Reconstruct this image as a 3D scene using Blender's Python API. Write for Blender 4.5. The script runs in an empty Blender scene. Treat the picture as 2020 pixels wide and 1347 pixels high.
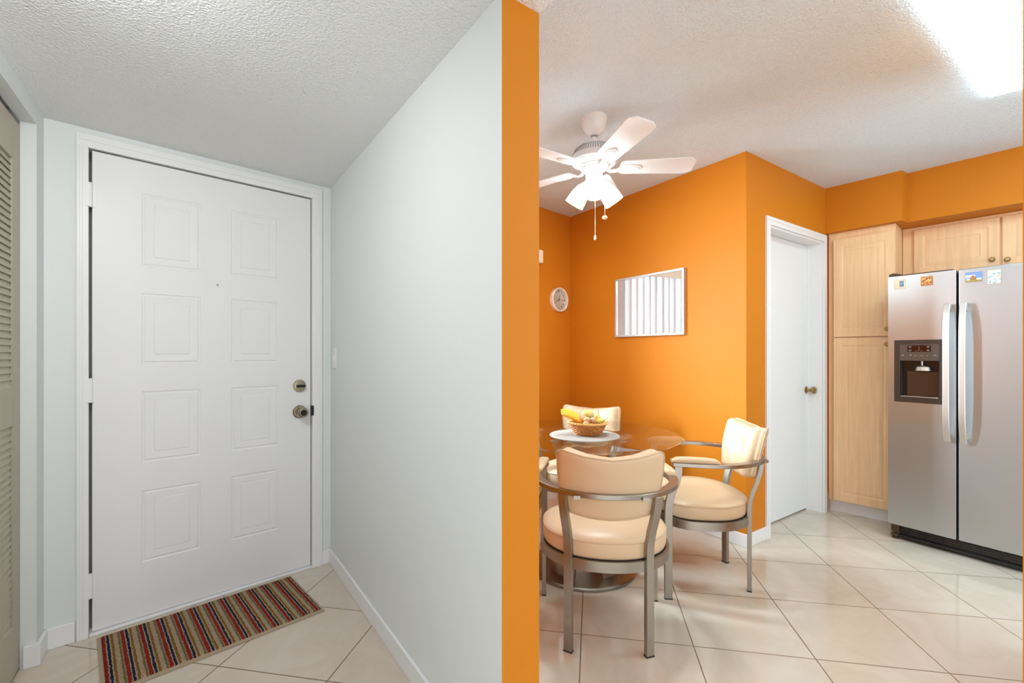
import bpy, bmesh, math, random
from math import sin, cos, pi, radians, sqrt, atan2
from mathutils import Vector, Matrix

random.seed(7)
C = bpy.context.scene.collection
F = 897.0          # focal length in pixels of the 2020x1347 frame
CX = 1010.0
HZ = 697.0         # horizon row
HC = 1.194         # camera height
H1 = 2.14          # entry hall ceiling
H2 = 2.44          # kitchen ceiling

def fl(px, y, z=0.0):
    Y = (HC - z) * F / (y - HZ)
    return Vector(((px - CX) / F * Y, Y))

def on(P, Q, px):
    """point of the plan line PQ that lies in the view direction px"""
    k = (px - CX) / F
    d = Q - P
    t = (k * P.y - P.x) / (d.x - k * d.y)
    return P + d * t

def zat(p, y):
    return HC - (y - HZ) * p.y / F

V2 = lambda x, y: Vector((x, y))

# ------------------------------------------------------------------ materials
def mat(name, color, rough=0.5, metal=0.0, bump=None, spec=0.5, coat=0.0, trans=0.0, ior=1.45,
        emit=None, estr=0.0, vary=None, sheen=0.0):
    m = bpy.data.materials.new(name); m.use_nodes = True
    nt = m.node_tree; b = nt.nodes['Principled BSDF']
    b.inputs['Base Color'].default_value = (*color, 1)
    b.inputs['Roughness'].default_value = rough
    b.inputs['Metallic'].default_value = metal
    b.inputs['Specular IOR Level'].default_value = spec
    b.inputs['Coat Weight'].default_value = coat
    b.inputs['Transmission Weight'].default_value = trans
    b.inputs['IOR'].default_value = ior
    b.inputs['Sheen Weight'].default_value = sheen
    if emit:
        b.inputs['Emission Color'].default_value = (*emit, 1)
        b.inputs['Emission Strength'].default_value = estr
    tc = nt.nodes.new('ShaderNodeTexCoord')
    if vary:
        scale, stretch, c2, lo, hi = vary
        mp = nt.nodes.new('ShaderNodeMapping'); mp.inputs['Scale'].default_value = stretch
        n = nt.nodes.new('ShaderNodeTexNoise'); n.inputs['Scale'].default_value = scale
        n.inputs['Detail'].default_value = 5
        nt.links.new(tc.outputs['Object'], mp.inputs[0]); nt.links.new(mp.outputs[0], n.inputs['Vector'])
        r = nt.nodes.new('ShaderNodeValToRGB')
        r.color_ramp.elements[0].position = lo; r.color_ramp.elements[1].position = hi
        r.color_ramp.elements[0].color = (*color, 1); r.color_ramp.elements[1].color = (*c2, 1)
        nt.links.new(n.outputs['Fac'], r.inputs[0]); nt.links.new(r.outputs[0], b.inputs['Base Color'])
    if bump:
        scale, strength, dist, stretch, detail = bump
        mp = nt.nodes.new('ShaderNodeMapping'); mp.inputs['Scale'].default_value = stretch
        n = nt.nodes.new('ShaderNodeTexNoise'); n.inputs['Scale'].default_value = scale
        n.inputs['Detail'].default_value = detail
        bp = nt.nodes.new('ShaderNodeBump'); bp.inputs['Strength'].default_value = strength
        bp.inputs['Distance'].default_value = dist
        nt.links.new(tc.outputs['Object'], mp.inputs[0]); nt.links.new(mp.outputs[0], n.inputs['Vector'])
        nt.links.new(n.outputs['Fac'], bp.inputs['Height']); nt.links.new(bp.outputs[0], b.inputs['Normal'])
    return m

U = (1, 1, 1)
M = {}
M['white_wall'] = mat('white_wall_paint', (.72, .745, .735), .5, bump=(60, .12, .002, U, 3), spec=.3)
M['white_ceiling'] = mat('popcorn_ceiling_entry', (.86, .86, .865), .9, bump=(130, 1.0, .007, U, 3), spec=.1,
                         vary=(150, U, (.77, .77, .775), .60, .75))
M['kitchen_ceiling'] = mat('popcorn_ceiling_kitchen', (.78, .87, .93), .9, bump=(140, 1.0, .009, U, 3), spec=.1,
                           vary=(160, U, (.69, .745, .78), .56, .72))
M['orange'] = mat('orange_wall_paint', (.60, .200, .012), .5, bump=(70, .12, .002, U, 3), spec=.2)
M['trim'] = mat('white_trim_paint', (.80, .80, .80), .35, spec=.4)
M['door'] = mat('white_door_paint', (.78, .78, .78), .38, spec=.4)
M['closet'] = mat('tan_closet_paint', (.46, .40, .30), .5)
M['dark'] = mat('closet_shade_black', (.01, .01, .01), .9)  # near-black colour stands in for the shade inside the closet
M['steel'] = mat('brushed_nickel', (.36, .325, .28), .34, 1.0, bump=(40, .05, .001, (1, 1, 30), 2))
M['leather'] = mat('tan_vinyl', (.64, .47, .30), .38, bump=(220, .12, .001, U, 3), spec=.45)
M['piping'] = mat('tan_vinyl_piping', (.56, .40, .25), .4)
M['leather_top'] = M['leather']
M['brass'] = mat('antique_brass', (.42, .30, .14), .28, 1.0)
M['nickel'] = mat('satin_antique_nickel', (.45, .39, .28), .25, 1.0)
M['black'] = mat('black_plastic', (.012, .011, .010), .35)
M['rubber'] = mat('black_rubber', (.02, .02, .02), .7)
M['wood'] = mat('pale_maple', (.90, .61, .35), .38, vary=(5, (9, 9, .7), (.82, .53, .29), .35, .7), spec=.4)
M['fridge'] = mat('stainless_steel', (.52, .555, .575), .34, 1.0, bump=(10, .06, .003, (1, 1, 3), 2))
M['fridge_side'] = mat('grey_fridge_side', (.30, .30, .31), .45, .3)
M['handle'] = mat('polished_steel_handle', (.70, .68, .65), .38, 1.0)
M['disp'] = mat('dispenser_bronze_plastic', (.062, .046, .038), .4, .3)
M['disp2'] = mat('dispenser_control_plastic', (.115, .088, .075), .4, .3)
M['cavity'] = mat('dispenser_cavity_plastic', (.018, .014, .012), .25)
M['display'] = mat('dark_red_display', (.03, .006, .005), .15)
M['mark'] = mat('pale_icon_print', (.5, .48, .46), .5)
M['glass'] = mat('clear_glass', (.93, .97, .95), .0, trans=1.0, ior=1.46)
M['glass_edge'] = mat('glass_edge_tint', (.55, .62, .60), .05, trans=.7, ior=1.46)
M['mirror'] = mat('mirror_glass', (.85, .87, .90), .01, 1.0)
M['frame_silver'] = mat('silver_frame', (.72, .72, .74), .3, .8)
M['fan_white'] = mat('fan_white_enamel', (.80, .80, .80), .35)
M['fan_slot'] = mat('fan_vent_slot', (.30, .30, .31), .6)
M['shade'] = mat('frosted_glass_shade', (.95, .95, .93), .4, emit=(.78, .93, 1), estr=9)
M['chain'] = mat('pale_brass_chain', (.75, .62, .38), .35, .6)
M['diffuser'] = mat('light_diffuser', (.95, .95, .95), .5, emit=(.66, .91, 1), estr=17)
M['clock_rim'] = mat('cream_clock_rim', (.86, .78, .66), .35)
M['clock_face'] = mat('cream_clock_face', (.85, .76, .66), .5)
M['clock_ink'] = mat('dark_clock_ink', (.12, .07, .04), .5)
M['cream'] = mat('cream_valance', (.85, .76, .58), .5)
M['mat'] = mat('grey_placemat', (.32, .295, .26), .6, bump=(500, .3, .001, U, 2))
M['wicker'] = mat('honey_wicker', (.36, .12, .02), .5, vary=(60, U, (.56, .25, .06), .35, .65))
M['ext'] = mat('outdoor_grey_wall', (.42, .46, .50), .8)

def thin_glass(name, tint, ior):
    m = bpy.data.materials.new(name); m.use_nodes = True
    nt = m.node_tree; nt.nodes.clear()
    o = nt.nodes.new('ShaderNodeOutputMaterial'); mx = nt.nodes.new('ShaderNodeMixShader')
    t = nt.nodes.new('ShaderNodeBsdfTransparent'); g = nt.nodes.new('ShaderNodeBsdfGlossy'); lw = nt.nodes.new('ShaderNodeLayerWeight'); pw_ = nt.nodes.new('ShaderNodeMath'); fr_ = nt.nodes.new('ShaderNodeMath')
    t.inputs[0].default_value = (*tint, 1); g.inputs['Roughness'].default_value = .005; lw.inputs[0].default_value = .5
    pw_.operation = 'POWER'; pw_.inputs[1].default_value = 3.0; nt.links.new(lw.outputs['Facing'], pw_.inputs[0])
    f0 = ((ior - 1) / (ior + 1)) ** 2
    fr_.operation = 'MULTIPLY_ADD'; fr_.inputs[1].default_value = 1 - f0; fr_.inputs[2].default_value = f0
    nt.links.new(pw_.outputs[0], fr_.inputs[0])
    nt.links.new(fr_.outputs[0], mx.inputs[0]); nt.links.new(t.outputs[0], mx.inputs[1]); nt.links.new(g.outputs[0], mx.inputs[2])
    nt.links.new(mx.outputs[0], o.inputs[0])
    return m
M['glass'] = thin_glass('clear_glass_top', (.93, .96, .95), 1.55)
M['pane'] = thin_glass('window_pane_glass', (.97, .98, .98), 1.3)

def slat_mat():
    m = bpy.data.materials.new('vertical_blind_vinyl'); m.use_nodes = True
    nt = m.node_tree; nt.nodes.clear()
    o = nt.nodes.new('ShaderNodeOutputMaterial'); mx = nt.nodes.new('ShaderNodeMixShader')
    d = nt.nodes.new('ShaderNodeBsdfDiffuse'); t = nt.nodes.new('ShaderNodeBsdfTranslucent')
    d.inputs[0].default_value = (.80, .81, .82, 1); t.inputs[0].default_value = (.92, .93, .95, 1)
    mx.inputs[0].default_value = .26
    nt.links.new(d.outputs[0], mx.inputs[1]); nt.links.new(t.outputs[0], mx.inputs[2])
    nt.links.new(mx.outputs[0], o.inputs[0])
    return m
M['slat'] = slat_mat()

def floor_mat():
    m = bpy.data.materials.new('polished_tile_floor'); m.use_nodes = True
    nt = m.node_tree; b = nt.nodes['Principled BSDF']
    tc = nt.nodes.new('ShaderNodeTexCoord')
    mp = nt.nodes.new('ShaderNodeMapping')
    mp.inputs['Rotation'].default_value = (0, 0, radians(10.0))
    mp.inputs['Location'].default_value = (.0455 + .453 * 20, -2.395 + .440 * 30, 0)
    nt.links.new(tc.outputs['Object'], mp.inputs[0])
    br = nt.nodes.new('ShaderNodeTexBrick')
    br.offset = 0; br.squash = 1
    br.inputs['Scale'].default_value = 1
    br.inputs['Brick Width'].default_value = .453
    br.inputs['Row Height'].default_value = .440
    br.inputs['Mortar Size'].default_value = .0024
    br.inputs['Mortar Smooth'].default_value = .1
    br.inputs['Color1'].default_value = (.60, .53, .44, 1)
    br.inputs['Color2'].default_value = (.63, .555, .46, 1)
    br.inputs['Mortar'].default_value = (.20, .13, .07, 1)
    nt.links.new(mp.outputs[0], br.inputs['Vector'])
    n = nt.nodes.new('ShaderNodeTexNoise'); n.inputs['Scale'].default_value = 2.6
    n.inputs['Detail'].default_value = 6; n.inputs['Distortion'].default_value = 1.6
    nt.links.new(tc.outputs['Object'], n.inputs['Vector'])
    r = nt.nodes.new('ShaderNodeValToRGB')
    e = r.color_ramp.elements
    e[0].position = .40; e[0].color = (1, 1, 1, 1); e[1].position = .62; e[1].color = (1, 1, 1, 1)
    v = e.new(.505); v.color = (.95, .93, .91, 1)
    nt.links.new(n.outputs['Fac'], r.inputs[0])
    mx = nt.nodes.new('ShaderNodeMix'); mx.data_type = 'RGBA'; mx.blend_type = 'MULTIPLY'
    mx.inputs[0].default_value = 1
    nt.links.new(br.outputs['Color'], mx.inputs[6]); nt.links.new(r.outputs[0], mx.inputs[7])
    nt.links.new(mx.outputs[2], b.inputs['Base Color'])
    mr = nt.nodes.new('ShaderNodeMapRange')
    mr.inputs['To Min'].default_value = .09; mr.inputs['To Max'].default_value = .7
    nt.links.new(br.outputs['Fac'], mr.inputs[0]); nt.links.new(mr.outputs[0], b.inputs['Roughness'])
    bp = nt.nodes.new('ShaderNodeBump'); bp.invert = True
    bp.inputs['Strength'].default_value = .5; bp.inputs['Distance'].default_value = .002
    nt.links.new(br.outputs['Fac'], bp.inputs['Height']); nt.links.new(bp.outputs[0], b.inputs['Normal'])
    b.inputs['Specular IOR Level'].default_value = .6
    return m
M['floor'] = floor_mat()

def rug_mat(L, nper):
    """stripes across the rug, in the rug's own coordinates (x along its length)"""
    m = bpy.data.materials.new('striped_rug_pile'); m.use_nodes = True
    nt = m.node_tree; b = nt.nodes['Principled BSDF']; b.inputs['Roughness'].default_value = .95
    b.inputs['Specular IOR Level'].default_value = .1
    tc = nt.nodes.new('ShaderNodeTexCoord')
    n = nt.nodes.new('ShaderNodeTexNoise'); n.inputs['Scale'].default_value = 70
    n.inputs['Detail'].default_value = 2
    nt.links.new(tc.outputs['Object'], n.inputs['Vector'])
    sx = nt.nodes.new('ShaderNodeSeparateXYZ'); nt.links.new(tc.outputs['Object'], sx.inputs[0])
    w = nt.nodes.new('ShaderNodeMath'); w.operation = 'MULTIPLY_ADD'
    nt.links.new(n.outputs['Fac'], w.inputs[0]); w.inputs[1].default_value = .009
    nt.links.new(sx.outputs[0], w.inputs[2])
    a = nt.nodes.new('ShaderNodeMath'); a.operation = 'SUBTRACT'; a.inputs[1].default_value = .0175
    nt.links.new(w.outputs[0], a.inputs[0])
    d = nt.nodes.new('ShaderNodeMath'); d.operation = 'DIVIDE'; d.inputs[1].default_value = (L - .03) / nper
    nt.links.new(a.outputs[0], d.inputs[0])
    fr = nt.nodes.new('ShaderNodeMath'); fr.operation = 'FRACT'; nt.links.new(d.outputs[0], fr.inputs[0])
    r = nt.nodes.new('ShaderNodeValToRGB'); r.color_ramp.interpolation = 'CONSTANT'
    e = r.color_ramp.elements
    beige = (.40, .30, .19, 1)
    seq = [(0.0, (.26, .022, .014, 1)), (.19, beige), (.25, (.012, .018, .045, 1)), (.38, beige),
           (.46, (.23, .105, .020, 1)), (.59, beige), (.83, (.17, .125, .06, 1)), (.93, (.30, .20, .12, 1))]
    e[0].position = 0; e[0].color = seq[0][1]; e[1].position = seq[1][0]; e[1].color = seq[1][1]
    for p, c in seq[2:]:
        q = e.new(p); q.color = c
    nt.links.new(fr.outputs[0], r.inputs[0])
    n2 = nt.nodes.new('ShaderNodeTexNoise'); n2.inputs['Scale'].default_value = 260
    nt.links.new(tc.outputs['Object'], n2.inputs['Vector'])
    r2 = nt.nodes.new('ShaderNodeValToRGB')
    r2.color_ramp.elements[0].position = .3; r2.color_ramp.elements[0].color = (.55, .55, .55, 1)
    r2.color_ramp.elements[1].position = .65; r2.color_ramp.elements[1].color = (1.15, 1.15, 1.15, 1)
    nt.links.new(n2.outputs['Fac'], r2.inputs[0])
    mx = nt.nodes.new('ShaderNodeMix'); mx.data_type = 'RGBA'; mx.blend_type = 'MULTIPLY'
    mx.inputs[0].default_value = 1
    nt.links.new(r.outputs[0], mx.inputs[6]); nt.links.new(r2.outputs[0], mx.inputs[7])
    nt.links.new(mx.outputs[2], b.inputs['Base Color'])
    bp = nt.nodes.new('ShaderNodeBump'); bp.inputs['Strength'].default_value = 1
    bp.inputs['Distance'].default_value = .004
    nt.links.new(n2.outputs['Fac'], bp.inputs['Height']); nt.links.new(bp.outputs[0], b.inputs['Normal'])
    return m

def picture_mat(name, stops, scale):
    """a small printed picture: bands by height broken up by noise"""
    m = bpy.data.materials.new(name); m.use_nodes = True
    nt = m.node_tree; b = nt.nodes['Principled BSDF']; b.inputs['Roughness'].default_value = .3
    tc = nt.nodes.new('ShaderNodeTexCoord')
    n = nt.nodes.new('ShaderNodeTexNoise'); n.inputs['Scale'].default_value = scale
    n.inputs['Detail'].default_value = 3
    nt.links.new(tc.outputs['Object'], n.inputs['Vector'])
    r = nt.nodes.new('ShaderNodeValToRGB'); e = r.color_ramp.elements
    e[0].position = stops[0][0]; e[0].color = (*stops[0][1], 1)
    e[1].position = stops[1][0]; e[1].color = (*stops[1][1], 1)
    for p, c in stops[2:]:
        q = e.new(p); q.color = (*c, 1)
    nt.links.new(n.outputs['Fac'], r.inputs[0]); nt.links.new(r.outputs[0], b.inputs['Base Color'])
    return m

# ------------------------------------------------------------------ geometry builder
class B:
    def __init__(s):
        s.bm = bmesh.new(); s.mi = 0
    def f(s, vs):
        try:
            fc = s.bm.faces.new(vs); fc.material_index = s.mi; return fc
        except ValueError:
            return None
    def v(s, *p):
        return s.bm.verts.new(p[0] if len(p) == 1 else p)
    def box(s, x0, x1, y0, y1, z0, z1):
        a = [s.v(x, y, z) for z in (z0, z1) for x, y in ((x0, y0), (x1, y0), (x1, y1), (x0, y1))]
        for q in ((3, 2, 1, 0), (4, 5, 6, 7), (0, 1, 5, 4), (1, 2, 6, 5), (2, 3, 7, 6), (3, 0, 4, 7)):
            s.f([a[i] for i in q])
        return s
    def prism(s, pts, z0, z1):
        lo = [s.v(p[0], p[1], z0) for p in pts]; hi = [s.v(p[0], p[1], z1) for p in pts]
        n = len(pts)
        s.f(lo[::-1]); s.f(hi)
        for i in range(n):
            s.f([lo[i], lo[(i + 1) % n], hi[(i + 1) % n], hi[i]])
        return s
    def loops(s, rings, close0=True, close1=True, cyclic=True):
        vr = [[s.v(Vector(p)) for p in r] for r in rings]
        for a, b in zip(vr, vr[1:]):
            n = len(a)
            for i in range(n if cyclic else n - 1):
                s.f([a[i], a[(i + 1) % n], b[(i + 1) % n], b[i]])
        if close0: s.f(vr[0][::-1])
        if close1: s.f(vr[-1])
        return s
    def lathe(s, prof, n=32, c=(0, 0, 0), mtx=None):
        rings = []
        for r, z in prof:
            rings.append([Vector((max(r, 1e-5) * cos(2 * pi * i / n), max(r, 1e-5) * sin(2 * pi * i / n), z)) for i in range(n)])
        c = Vector(c)
        if mtx is not None:
            rings = [[mtx @ p + c for p in r] for r in rings]
        else:
            rings = [[p + c for p in r] for r in rings]
        return s.loops(rings)
    def cyl(s, p0, p1, r, n=16, r1=None):
        p0 = Vector(p0); p1 = Vector(p1); d = p1 - p0
        q = d.to_track_quat('Z', 'Y').to_matrix()
        return s.lathe([(r, 0), (r if r1 is None else r1, d.length)], n, p0, q)
    def tube(s, path, r, n=8, closed=False, taper=None):
        P = [Vector(p) for p in path]; k = len(P); rings = []
        for i in range(k):
            if closed: t = P[(i + 1) % k] - P[i - 1]
            else: t = P[min(i + 1, k - 1)] - P[max(i - 1, 0)]
            t.normalize()
            up = Vector((0, 0, 1)) if abs(t.z) < .9 else Vector((1, 0, 0))
            a = t.cross(up).normalized(); b = a.cross(t)
            rr = r if taper is None else r * taper[i]
            rings.append([P[i] + (a * cos(2 * pi * j / n) + b * sin(2 * pi * j / n)) * rr for j in range(n)])
        if closed:
            rings.append(rings[0])
            s.loops(rings, False, False); bmesh.ops.remove_doubles(s.bm, verts=s.bm.verts, dist=1e-6); return s
        return s.loops(rings)
    def sweep(s, path, wd, w, t, closed=False):
        """rectangular bar: w wide along wd, t thick across it"""
        P = [Vector(p) for p in path]; k = len(P); rings = []
        for i in range(k):
            tg = (P[(i + 1) % k] - P[i - 1]) if closed else (P[min(i + 1, k - 1)] - P[max(i - 1, 0)])
            tg.normalize()
            a = Vector(wd[i] if isinstance(wd, list) else wd).normalized()
            a = (a - tg * a.dot(tg)).normalized()
            b = tg.cross(a).normalized()
            rings.append([P[i] + a * (sx * w / 2) + b * (sy * t / 2) for sx, sy in ((-1, -1), (1, -1), (1, 1), (-1, 1))])
        if closed:
            rings.append(rings[0]); s.loops(rings, False, False)
            bmesh.ops.remove_doubles(s.bm, verts=s.bm.verts, dist=1e-6); return s
        return s.loops(rings)
    def slab(s, w, z0, z1, t, rects, x0=0.0, y0=0.0, back=True):
        """panel in the xz plane, front at y=y0 facing -y; rects = (xa, xb, za, zb, [(inset, depth)...], cap)"""
        xs = sorted({x0, x0 + w, *[r[0] for r in rects], *[r[1] for r in rects]})
        zs = sorted({z0, z1, *[r[2] for r in rects], *[r[3] for r in rects]})
        vc = {}
        def V(x, z):
            k = (round(x, 5), round(z, 5))
            if k not in vc: vc[k] = s.v(x, y0, z)
            return vc[k]
        for xa, xb in zip(xs, xs[1:]):
            for za, zb in zip(zs, zs[1:]):
                mx, mz = (xa + xb) / 2, (za + zb) / 2
                if any(r[0] < mx < r[1] and r[2] < mz < r[3] for r in rects): continue
                s.f([V(xa, za), V(xb, za), V(xb, zb), V(xa, zb)])
        for r in rects:
            xa, xb, za, zb, prof, cap = r
            inx = [x for x in xs if xa <= x <= xb]; inz = [z for z in zs if za <= z <= zb]
            prev = [V(xa, za), V(xb, za), V(xb, zb), V(xa, zb)]
            for ins, dep in prof:
                cur = [s.v(xa + ins, y0 + dep, za + ins), s.v(xb - ins, y0 + dep, za + ins),
                       s.v(xb - ins, y0 + dep, zb - ins), s.v(xa + ins, y0 + dep, zb - ins)]
                for i in range(4):
                    s.f([prev[i], prev[(i + 1) % 4], cur[(i + 1) % 4], cur[i]])
                prev = cur
            if cap: s.f(prev)
        a, b_, c, d = [s.v(*p) for p in ((x0, y0, z0), (x0 + w, y0, z0), (x0 + w, y0, z1), (x0, y0, z1))]
        e, f_, g, h = [s.v(*p) for p in ((x0, y0 + t, z0), (x0 + w, y0 + t, z0), (x0 + w, y0 + t, z1), (x0, y0 + t, z1))]
        s.f([b_, a, e, f_]); s.f([c, b_, f_, g]); s.f([d, c, g, h]); s.f([a, d, h, e])
        if back: s.f([f_, e, h, g])
        return s
    def build(s, name, m, parent=None, bevel=0, angle=32, recalc=True):
        bm = s.bm
        bmesh.ops.remove_doubles(bm, verts=bm.verts, dist=1e-6)
        if recalc: bmesh.ops.recalc_face_normals(bm, faces=bm.faces)
        for f in bm.faces: f.smooth = True
        for e in bm.edges:
            if len(e.link_faces) == 2:
                e.smooth = e.calc_face_angle(0) < radians(angle)
            else: e.smooth = False
        me = bpy.data.meshes.new(name); bm.to_mesh(me); bm.free()
        for x in (m if isinstance(m, list) else [m]): me.materials.append(x)
        o = bpy.data.objects.new(name, me); C.objects.link(o)
        if parent: o.parent = parent
        if bevel:
            md = o.modifiers.new('bevel', 'BEVEL'); md.width = bevel; md.segments = 2
            md.limit_method = 'ANGLE'; md.angle_limit = radians(40); md.harden_normals = True
        return o

def tag(o, label, cat, group=None, kind=None):
    o['label'] = label; o['category'] = cat
    if group: o['group'] = group
    if kind: o['kind'] = kind
    return o

def empty(name, loc, rz=0.0):
    o = bpy.data.objects.new(name, None); C.objects.link(o)
    o.empty_display_size = .1
    o.location = loc; o.rotation_euler = (0, 0, rz)
    return o

def place(o, P, Q):
    """local x from P towards Q in plan, local y away from the viewer"""
    o.location = (P.x, P.y, o.location.z); o.rotation_euler = (0, 0, atan2(Q.y - P.y, Q.x - P.x))
    return o

def copy_tree(o, parent=None):
    c = o.copy(); C.objects.link(c); c.parent = parent
    for ch in list(o.children): copy_tree(ch, c)
    return c

def text_mesh(body, size, ext=.0006):
    cu = bpy.data.curves.new('t', 'FONT'); cu.body = body; cu.size = size; cu.extrude = ext
    cu.align_x = 'CENTER'; cu.align_y = 'CENTER'
    ob = bpy.data.objects.new('t', cu); C.objects.link(ob)
    dg = bpy.context.evaluated_depsgraph_get()
    me = bpy.data.meshes.new_from_object(ob.evaluated_get(dg))
    bpy.data.objects.remove(ob)
    return me

# ------------------------------------------------------------------ plan points
E1 = V2(-1.880, 1.826); E2 = V2(-1.042, 2.611)
O1 = V2(-.0265, 1.190); O2 = V2(.0755, 1.2665)
K0 = V2(-.963, 2.719); K1 = V2(.533, 4.155); K2 = V2(1.443, 2.801); K3 = V2(2.369, 3.439)
S1 = V2(2.654, 3.096); S2 = V2(2.737, 3.148); S3 = V2(3.070, 2.726)
PE = V2(2.655, 3.150)
UA = V2(2.879, 3.277); UB = V2(3.222, 2.862)
dw = (O2 - K0).normalized()              # partition wall, towards the camera
nk = V2(-dw.y, dw.x)                     # to the kitchen side
dc = V2(.569, -.823)                     # closet wall, towards the camera
nc = V2(-.823, -.569)                    # into the closet

def wall(name, P, Q, z0, z1, t, m, openings=(), label=None, cat='wall', ext0=0, ext1=0):
    """wall whose visible face runs P to Q, thickness away from the viewer"""
    L = (Q - P).length
    b = B()
    xs = sorted({-ext0, L + ext1, *[o[0] for o in openings], *[o[1] for o in openings]})
    for xa, xb in zip(xs, xs[1:]):
        mx = (xa + xb) / 2
        holes = sorted([(o[2], o[3]) for o in openings if o[0] < mx < o[1]])
        z = z0
        for ha, hb in holes:
            if ha > z + 1e-4: b.box(xa, xb, 0, t, z, ha)
            z = hb
        if z < z1 - 1e-4: b.box(xa, xb, 0, t, z, z1)
    o = b.build(name, m); place(o, P, Q)
    o['kind'] = 'structure'
    if label: tag(o, label, cat)
    return o

def base(name, P, Q, a, b_, h=.08, t=.012, label=None, miter=0):
    bb = B().box(a, b_, -t, 0, 0, h)
    o = bb.build(name, M['trim'], bevel=.003); place(o, P, Q)
    o['kind'] = 'structure'; tag(o, label, 'baseboard'); return o

# floor
b = B(); b.box(-5, 6, -4, 7, -.06, 0)
o = b.build('floor', M['floor']); tag(o, 'polished cream square floor tiles laid in diagonal rows', 'floor', kind='structure')

# partition wall between the hall and the kitchen
b = B()
pts = [O1, O2, K0, E2]
lo = [b.v(p.x, p.y, 0) for p in pts]; hi = [b.v(p.x, p.y, H2 + .06) for p in pts]
b.mi = 1
b.f([lo[0], lo[1], hi[1], hi[0]]); b.f([lo[1], lo[2], hi[2], hi[1]])
b.mi = 0
b.f([lo[2], lo[3], hi[3], hi[2]]); b.f([lo[3], lo[0], hi[0], hi[3]]); b.f(hi); b.f(lo[::-1])
o = b.build('wall_center', [M['white_wall'], M['orange']])
tag(o, 'partition wall, white hall side with an orange painted end edge', 'wall', kind='structure')

# hall end wall with the entry door opening
we = (E2 - E1).normalized()
def sE(px): return (on(E1, E2, px) - E1).length
dx0, dx1 = sE(182), sE(612.5)
DT = 2.052
o = wall('wall_back', E1, E2, 0, H1 + .3, .14, M['white_wall'], [(dx0 - .012, dx1 + .008, 0, DT + .008)],
         'narrow white wall around the entry door at the hall end', ext0=.5)
# kitchen nook back wall with window
wn = (K1 - K0).normalized(); LN = (K1 - K0).length
WX0, WX1, WZ0, WZ1 = .07, LN - .66, .86, 2.02
o = wall('wall_nook', K0, K1, 0, H2 + .06, .14, M['orange'], [(WX0, WX1, WZ0, WZ1)],
         'short orange wall in the dining nook that carries the round clock', ext1=.14)
o = wall('wall_mirror', K1, K2, 0, H2 + .06, .12, M['orange'], [], 'long bright orange dining wall where the framed mirror hangs')
# pantry door wall
LD = (K3 - K2).length
def sD(px): return (on(K2, K3, px) - K2).length
ox0 = sD(1516.5); ox1 = LD - .045
OT = 2.03
o = wall('wall_pantry', K2, K3, 0, H2 + .06, .14, M['orange'], [(ox0, ox1, 0, OT)],
         'orange wall around the white kitchen closet door', ext0=0, ext1=.02)
# fill the outer corner at K2 so the two walls meet
# right kitchen wall behind the cabinets
du = (UB - UA).normalized(); nu = V2(-du.y, du.x)
RW0 = K3 + nu * .62; RW1 = RW0 + du * 4.2
RW0 = K3 + nu * .58 - du * 1.5  # run on leftward to close off sky light leaking past the pantry
o = wall('wall_right', RW0, RW0 + du * 5.6, 0, H2 + .06, .12, M['orange'], [], 'orange kitchen wall behind the cabinets and refrigerator')
# near right wall end
R0 = V2((2017.6 - CX) / F * 1.36, 1.36)
b = B(); d1 = V2(.83, .56)
b.prism([R0, R0 + V2(.5814, -.8136) * .13, R0 + V2(.5814, -.8136) * .13 + d1 * .7, R0 + d1 * .7], 0, H2 + .06)
o = b.build('wall_front', M['orange']); tag(o, 'near orange wall end at the right edge of the view', 'wall', kind='structure')

# soffit above the cabinets
b = B()
sd = (S3 - S2).normalized()
S4 = S2 + sd * 3.2
b.prism([K3, S1, S2, S4, S4 + nu * .5, K3 + nu * .6], 2.10, H2 + .01)
o = b.build('soffit', M['orange']); tag(o, 'orange boxed soffit above the kitchen cabinets', 'soffit', kind='structure')
o.name = 'trim_8'

# ceilings
b = B()
L0 = O2 + dw * 3.5; L1 = O2 - dw * 4.0
b.prism([L0, L0 + nk * 6, L1 + nk * 6, L1], H2, H2 + .06)
o = b.build('ceiling', M['kitchen_ceiling']); tag(o, 'high white popcorn ceiling over the kitchen', 'ceiling', kind='structure')
b = B()
L1b = K0 - dw * .0
ex = O2 - dw * 0
b.prism([O2 - nk * 0, O2 + dw * 1.6, O2 + dw * 1.6 - nk * 4.2, K0 - dw * .3 - nk * 4.2, K0 - dw * .3], H1, H2 + .06)
o = b.build('ceiling_hall', M['white_ceiling']); tag(o, 'low grey-white popcorn ceiling over the entry hall', 'ceiling', kind='structure')

# closet side: stub wall, header, opening
Bp = E1 + dc * .10
b = B()
b.prism([E1 - dc * .12, Bp, Bp + nc * .045, Bp + nc * .045 - dc * .02, E1 + nc * .1 - dc * .12], 0, H1)
b.prism([Bp, Bp + dc * 1.25, Bp + dc * 1.25 + nc * .045, Bp + nc * .045], 2.072, H1)
b.prism([Bp + dc * 1.25, Bp + dc * 2.3, Bp + dc * 2.3 + nc * .1, Bp + dc * 1.25 + nc * .1], 0, H1)
o = b.build('wall_left', M['white_wall']); tag(o, 'white left wall with shallow header over the closet opening', 'wall', kind='structure')
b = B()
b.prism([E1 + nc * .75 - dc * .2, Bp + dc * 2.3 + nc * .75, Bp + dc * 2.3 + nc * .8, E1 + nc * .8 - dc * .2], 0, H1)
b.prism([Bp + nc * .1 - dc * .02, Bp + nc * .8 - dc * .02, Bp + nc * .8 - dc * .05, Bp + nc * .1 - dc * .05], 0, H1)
o = b.build('wall_closet', M['dark']); tag(o, 'inside wall of the closet, coloured near-black for the shade behind the louvers', 'wall', kind='structure')

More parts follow.
